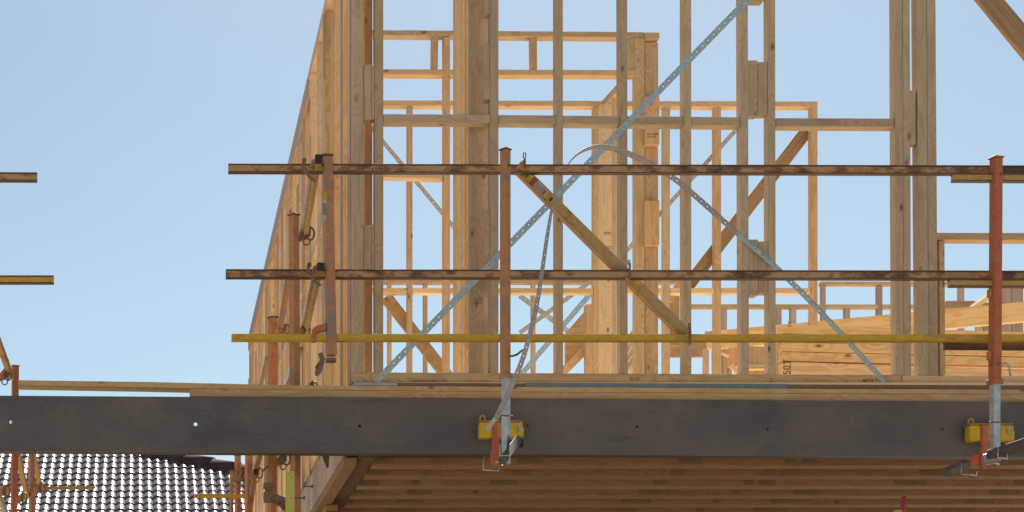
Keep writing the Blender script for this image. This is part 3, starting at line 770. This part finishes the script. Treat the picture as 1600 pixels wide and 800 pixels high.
# side scaffold running back along the left wall
e3, s3, sd3 = post('scaffold_post', 511, 245, 556, 11.3, 17, M['post'], 'red-brown scaffold post near the left wall with a warning sticker', lean=7, rot=12)
bar('foot_plate', W(509, 563, 11.29), W(525, 563, 11.29), .02, .06, M['clamp'], e3)
poly('sticker', [(501.5,301),(511,301),(511,311),(502,311)], 11.255, .002, M['stickyel'], e3)
poly('sticker', [(502,311.5),(511,311.5),(511,340),(508,346),(502.5,346)], 11.255, .002, M['white'], e3)
for k in range(4): pin('print_line', 504.3+k*1.7, 317, 504.8+k*1.7, 336, .7, 11.254, .001, M['ink'], e3)
e4, s4, sd4 = post('scaffold_post', 459, 337, 830, 12.7, 18, M['post'], 'brown scaffold post second back along the left wall', lean=3, rot=38)
e5, s5, sd5 = post('scaffold_post', 426.5, 497, 860, 14.0, 16, M['bright_orange'], 'bright orange scaffold post third back along the left wall', lean=-2, rot=30)
def coupler(e, x, y, Y, m='clamp', s=1.0):
    """ring-and-hook scaffold coupler"""
    poly('hook', [(x-9*s,y-14*s),(x-3*s,y-16*s),(x-2*s,y-10*s),(x-5*s,y-8*s),(x-4*s,y+2*s),(x+6*s,y+14*s),(x+14*s,y+20*s),(x+10*s,y+22*s),(x,y+14*s),(x-9*s,y)], Y, .014, M[m], e)
def cring(e, x, y, Y, s=1.0, m='clamp'):
    poly('coupler_body', [(x-16*s,y+2*s),(x-2*s,y-14*s),(x+4*s,y-14*s),(x+3*s,y+2*s),(x-12*s,y+10*s),(x-16*s,y+10*s)], Y, .03, M[m], e)
    tube('coupler_ring', [W(x+6*s*math.cos(t)+3*s, y+10*s*math.sin(t)-1*s, Y-.01) for t in [k*math.pi/8 for k in range(16)]], .007*s, M['clamp'], e, n=6, closed=True)
    tube('coupler_ring', [W(x+5*s*math.cos(t)-3*s, y+5*s*math.sin(t)+12*s, Y-.015) for t in [k*math.pi/6 for k in range(12)]], .005*s, M['clamp'], e, n=6, closed=True)
coupler(e3, 481, 262, 11.2); coupler(e3, 489, 425, 11.2)
cring(e4, 482, 366, 12.55); cring(e4, 477, 516, 12.55, .8, 'post'); cring(e5, 446, 515, 13.8, .7, 'bright_orange')
poly('hook', [(497,553),(503,550),(508,560),(503,580),(497,588),(492,586),(493,572),(500,562)], 11.3, .008, M['clamp'], e3)
poly('lug', [(492,510),(510,504),(510,516),(494,520),(493,534),(488,534),(488,515)], 11.28, .03, M['post_red'], e3)
cring(e4, 489, 604, 12.55, .7, 'post')
def srail(p, q, w_, m, lab):
    e = empty('scaffold_brace', W(*p), lab, 'scaffold brace', 'side scaffold rails')
    bar('tube', W(*p), W(*q), w_, .03, m, e)
    P, Q = W(*p), W(*q); bar('top_lip', P+Vector((-w_/2-.004,-.01,0)), Q+Vector((-w_/2-.004,-.01,0)), .006, .034, M['galv'], e)
    return e
sr = srail((497,250,11.17),(477,366,12.6), .045, M['ochre'], 'upper side rail running back from the stickered post')
bar('open_end', W(498,243,11.1), W(498,254,11.1), .044, .05, M['black'], sr)
sr = srail((500,415,11.17),(478,514,12.6), .045, M['ochre'], 'lower side rail running back from the stickered post')
bar('open_end', W(501,412,11.1), W(501,422,11.1), .044, .05, M['black'], sr)
srail((452,432,12.75),(438,517,13.9), .04, M['post'], 'side rail running back from the brown post')
srail((470,545,12.75),(450,600,13.4), .04, M['ochre'], 'lower side rail beside the brown post just above the packers')
srail((418,560,14.2),(406,610,15.2), .03, M['ochre'], 'short side rail low beside the bright orange post')

# scaffold left of the frame, in front of the neighbour's roof
e6, s6, sd6 = post('scaffold_post', 24, 573, 830, 13.4, 12.5, M['post_red'], 'red scaffold post at far left rising above the beam', lean=-2, rot=20)
e7, s7, sd7 = post('scaffold_post', 49, 690, 830, 14.2, 12, M['post'], 'brown scaffold post at far left beside the red one', rot=35, lean=1.5)
cring(e6, 10, 586, 13.2, .9, 'bright_orange'); cring(e6, 8, 768, 13.2, .8, 'bright_orange'); cring(e7, 64, 764, 14.0, .8, 'post'); cring(e6, 36, 778, 13.3, .7, 'post')
def lrail(p, q, w_, m, lab):
    o = bar('scaffold_rail', W(*p), W(*q), w_, .03, m, None); return tag(o, lab, 'rail', 'rails of the far left scaffold')
lrail((-6,525,12.6),(17,588,13.3), .045, M['ochre'], 'slanting ochre rail reaching the red post top at the left edge')
lrail((13,562,13.2),(12.5,592,13.2), .012, M['clamp'], 'thin dark pin standing on the coupler at the left edge')
lrail((62,763,14.3),(149,762,14.3), .025, M['ochre'], 'short ochre rail end in front of the tiled roof at left')
lrail((0,766,13.5),(22,764,13.4), .03, M['bright_orange'], 'short orange rail left of the red post')
lrail((28,710,13.6),(42,775,14.2), .04, M['ochre'], 'slanting rail between the red and brown posts')
lrail((52,705,14.3),(63,760,14.9), .035, M['ochre'], 'slanting rail right of the brown post')
lrail((303,775,13.5),(385,775,13.5), .028, M['rail_yellow'], 'short yellow rail end in front of the tiled roof by the orange posts')
lrail((-5,770,12.5),(14,815,13), .04, M['rim'], 'pale slanting rail in the bottom left corner')
# orange cluster
e8, _, _ = post('scaffold_post', 371.5, 712, 830, 15.5, 11, M['bright_orange'], 'bright orange capped scaffold post in front of the roof, left in the cluster', rot=30)
e9, _, _ = post('scaffold_post', 389, 690, 830, 15.0, 12.5, M['bright_orange'], 'red-orange scaffold post right in the cluster under the beam', rot=20, lean=-1)
e10, _, _ = post('scaffold_post', 362, 736, 830, 16.2, 7, M['post'], 'thin orange scaffold post at the left side of the cluster', rot=20)
cring(e8, 380, 745, 15.2, .8, 'bright_orange'); cring(e9, 403, 740, 14.8, .8, 'bright_orange')
bar('open_end', W(399.5,733,14.6), W(399.5,741,14.6), .035, .05, M['black'], e9)
srail((408,705,14.6),(399,738,15.2), .035, M['ochre'], 'ochre rail running back from the orange cluster under the beam')
srail((398,750,14.6),(392,790,15.2), .03, M['post'], 'lower rail running back beside the orange cluster')
# bracket arm and coupler left of lime bar
ba = empty('bracket', W(420, 765, 11.9), 'grey curved steel bracket arm reaching to the lime bar', 'bracket')
poly('arm', [(412,769),(425,769),(437,774),(446,777),(446,800),(437,790),(425,785),(412,784)], 11.7, .04, M['clamp'], ba)
bar('collar', W(419,756,12.3), W(419,763,12.3), .065, .065, M['clamp'], ba); bar('neck', W(419,762,12.3), W(419,772,12.3), .045, .045, M['clamp'], ba)
e11, _, _ = post('scaffold_post', 419, 690, 757, 12.3, 14, M['post'], 'brown scaffold post ending in a collar above the bracket arm', rot=38)
tube('handle', [W(410,737,12.2), W(414,732,12.2), W(419,729,12.2)], .007, M['clamp'], e11, n=6)
cring(e11, 445, 718, 12.1, .95)
lm = empty('lime_bar', W(453, 800, 11.6), 'upright lime green steel bar with two bolt holes below the beam', 'steel bar')
cu = bpy.data.curves.new('bar', 'CURVE'); cu.dimensions = '2D'; cu.fill_mode = 'BOTH'; cu.extrude = .004
k_ = 11.6/F
loop([(-6.8*k_, 0), (6.8*k_, 0), (6.8*k_, -100*k_), (-6.8*k_, -100*k_)])
for yy in (9, 41): loop([(2.2*k_*math.cos(t)+.5*k_, -yy*k_+2.2*k_*math.sin(t)) for t in [q*math.pi/8 for q in range(16)]])
tmp = bpy.data.objects.new('tmp', cu); C.objects.link(tmp); bpy.context.view_layer.update()
me = bpy.data.meshes.new_from_object(tmp.evaluated_get(bpy.context.evaluated_depsgraph_get())); bpy.data.objects.remove(tmp); me.materials.clear()
me.transform(Matrix.Rotation(R(90), 4, 'X')); link('bar', me, M['lime'], lm, Matrix.Translation(W(453, 736.5, 11.6)))

# red rod bottom right
rr_ = empty('marker_rod', W(1411, 800, 11.5), 'red plastic rod with a yellow cap at the bottom edge', 'rod')
tube('rod', [W(1412,776,11.5), W(1411.5,830,11.5)], .014, M['red'], rr_)
bar('cap', W(1397,800,11.5), W(1409,800,11.5), .028, .03, M['yellow'], rr_, bevel=.01)

# ------------------------------------------------------------------ neighbour's roof
nb = empty('house', (0, 31, 0), 'neighbouring house with a glossy dark tiled hip roof behind the beam at lower left', 'house')
TP = math.tan(R(27)); Z29 = 4.3+EYE
hx, hy = 1.6, 31.2                                    # a point on the hip line; it runs up and to the left-back
def roofz(y): return Z29+TP*(y-29)
bm = bmesh.new()
roll, course = .15, .285                               # course length in plan
y_e, y_r = 26.3, 33.6; nc = int((y_r-y_e)/course)
HS = (1.33, -0.80)                                     # hip direction in plan (x, y) going down to the right
def hip_x(y): return .12+(32.25-y)*HS[0]/.80
rnd = random.Random(3)
for c in range(nc):
    y0 = y_e+c*course; hxm = hip_x(y0+course/2); k0 = int(-9/roll)
    for k in range(k0, int(hxm/roll)+1):
        jx, jz, jt = rnd.uniform(-.003, .003), rnd.uniform(-.003, .003), rnd.uniform(-.004, .004)
        # one roll of one tile: its own little curved shell with a thick front lip
        def row(yy, dz, n=7):
            return [bm.verts.new((k*roll+jx+roll*q/n, yy, roofz(yy)+dz+jz+jt*q/n+.031*math.sin(math.pi*q/n))) for q in range(n+1)]
        top = [row(y0+fy*course, dz) for fy, dz in ((0, .017), (.1, .018), (.3, .013), (.65, .003), (1.0, -.007))]
        lip = [row(y0, -.014), row(y0+.0005, .0165)]
        for g in (top, lip):
            for a in range(len(g)-1):
                for q in range(7): bm.faces.new((g[a][q], g[a][q+1], g[a+1][q+1], g[a+1][q]))
roof = link('roof', finish(bm, 'roof', True), M['tile'], nb, Matrix())
# hip caps
t = -1.2
while t < 6.0:
    yy = 32.25-t*.80; xx = .12+t*HS[0]
    yy2 = yy-.33*.8; xx2 = xx+.33*HS[0]
    a = Vector((xx, yy, roofz(yy)+.035)); b = Vector((xx2+.03, yy2-.02, roofz(yy2)+.05))
    bm = bmesh.new(); L = (b-a).length; n = 8
    r0 = [bm.verts.new((0, .20*math.cos(R(180*k/n)), -.12+.20*math.sin(R(180*k/n)))) for k in range(n+1)]
    r1 = [bm.verts.new((L, .205*math.cos(R(180*k/n)), -.12+.205*math.sin(R(180*k/n)))) for k in range(n+1)]
    for k in range(n): bm.faces.new((r0[k], r0[k+1], r1[k+1], r1[k]))
    bm.faces.new(r1); bm.faces.new(r0[::-1])
    x = (b-a).normalized(); z = Vector((0,0,1)); z = (z-x*z.dot(x)).normalized(); y_ = z.cross(x)
    MM = Matrix((x, y_, z)).transposed().to_4x4(); MM.translation = a
    link('ridge_cap', finish(bm, 'ridge_cap', True), M['ridge'], nb, MM); t += .33
# other slope and walls below the eaves
bm = bmesh.new()
P = [(hip_x(33.6), 33.6, roofz(33.6)-.02), (hip_x(26.3), 26.3, roofz(26.3)-.02), (hip_x(26.3), 40.9, roofz(26.3)-.02)]
bm.faces.new([bm.verts.new(p) for p in P])
bm.faces.new([bm.verts.new(p) for p in ((-9,33.6,roofz(33.6)-.02),(hip_x(33.6),33.6,roofz(33.6)-.02),(hip_x(26.3),40.9,roofz(26.3)-.02),(-9,40.9,roofz(26.3)-.02))])
link('rear_roof_slope', finish(bm, 'rear_roof_slope'), M['tile'], nb)
bm = bmesh.new(); bm_box(bm, (-8.5, 26.8, 0), (hip_x(26.3)-.6, 40.4, roofz(26.3)-.03)); link('wall', finish(bm, 'wall'), plain('brick', (.32,.18,.13), .9), nb)
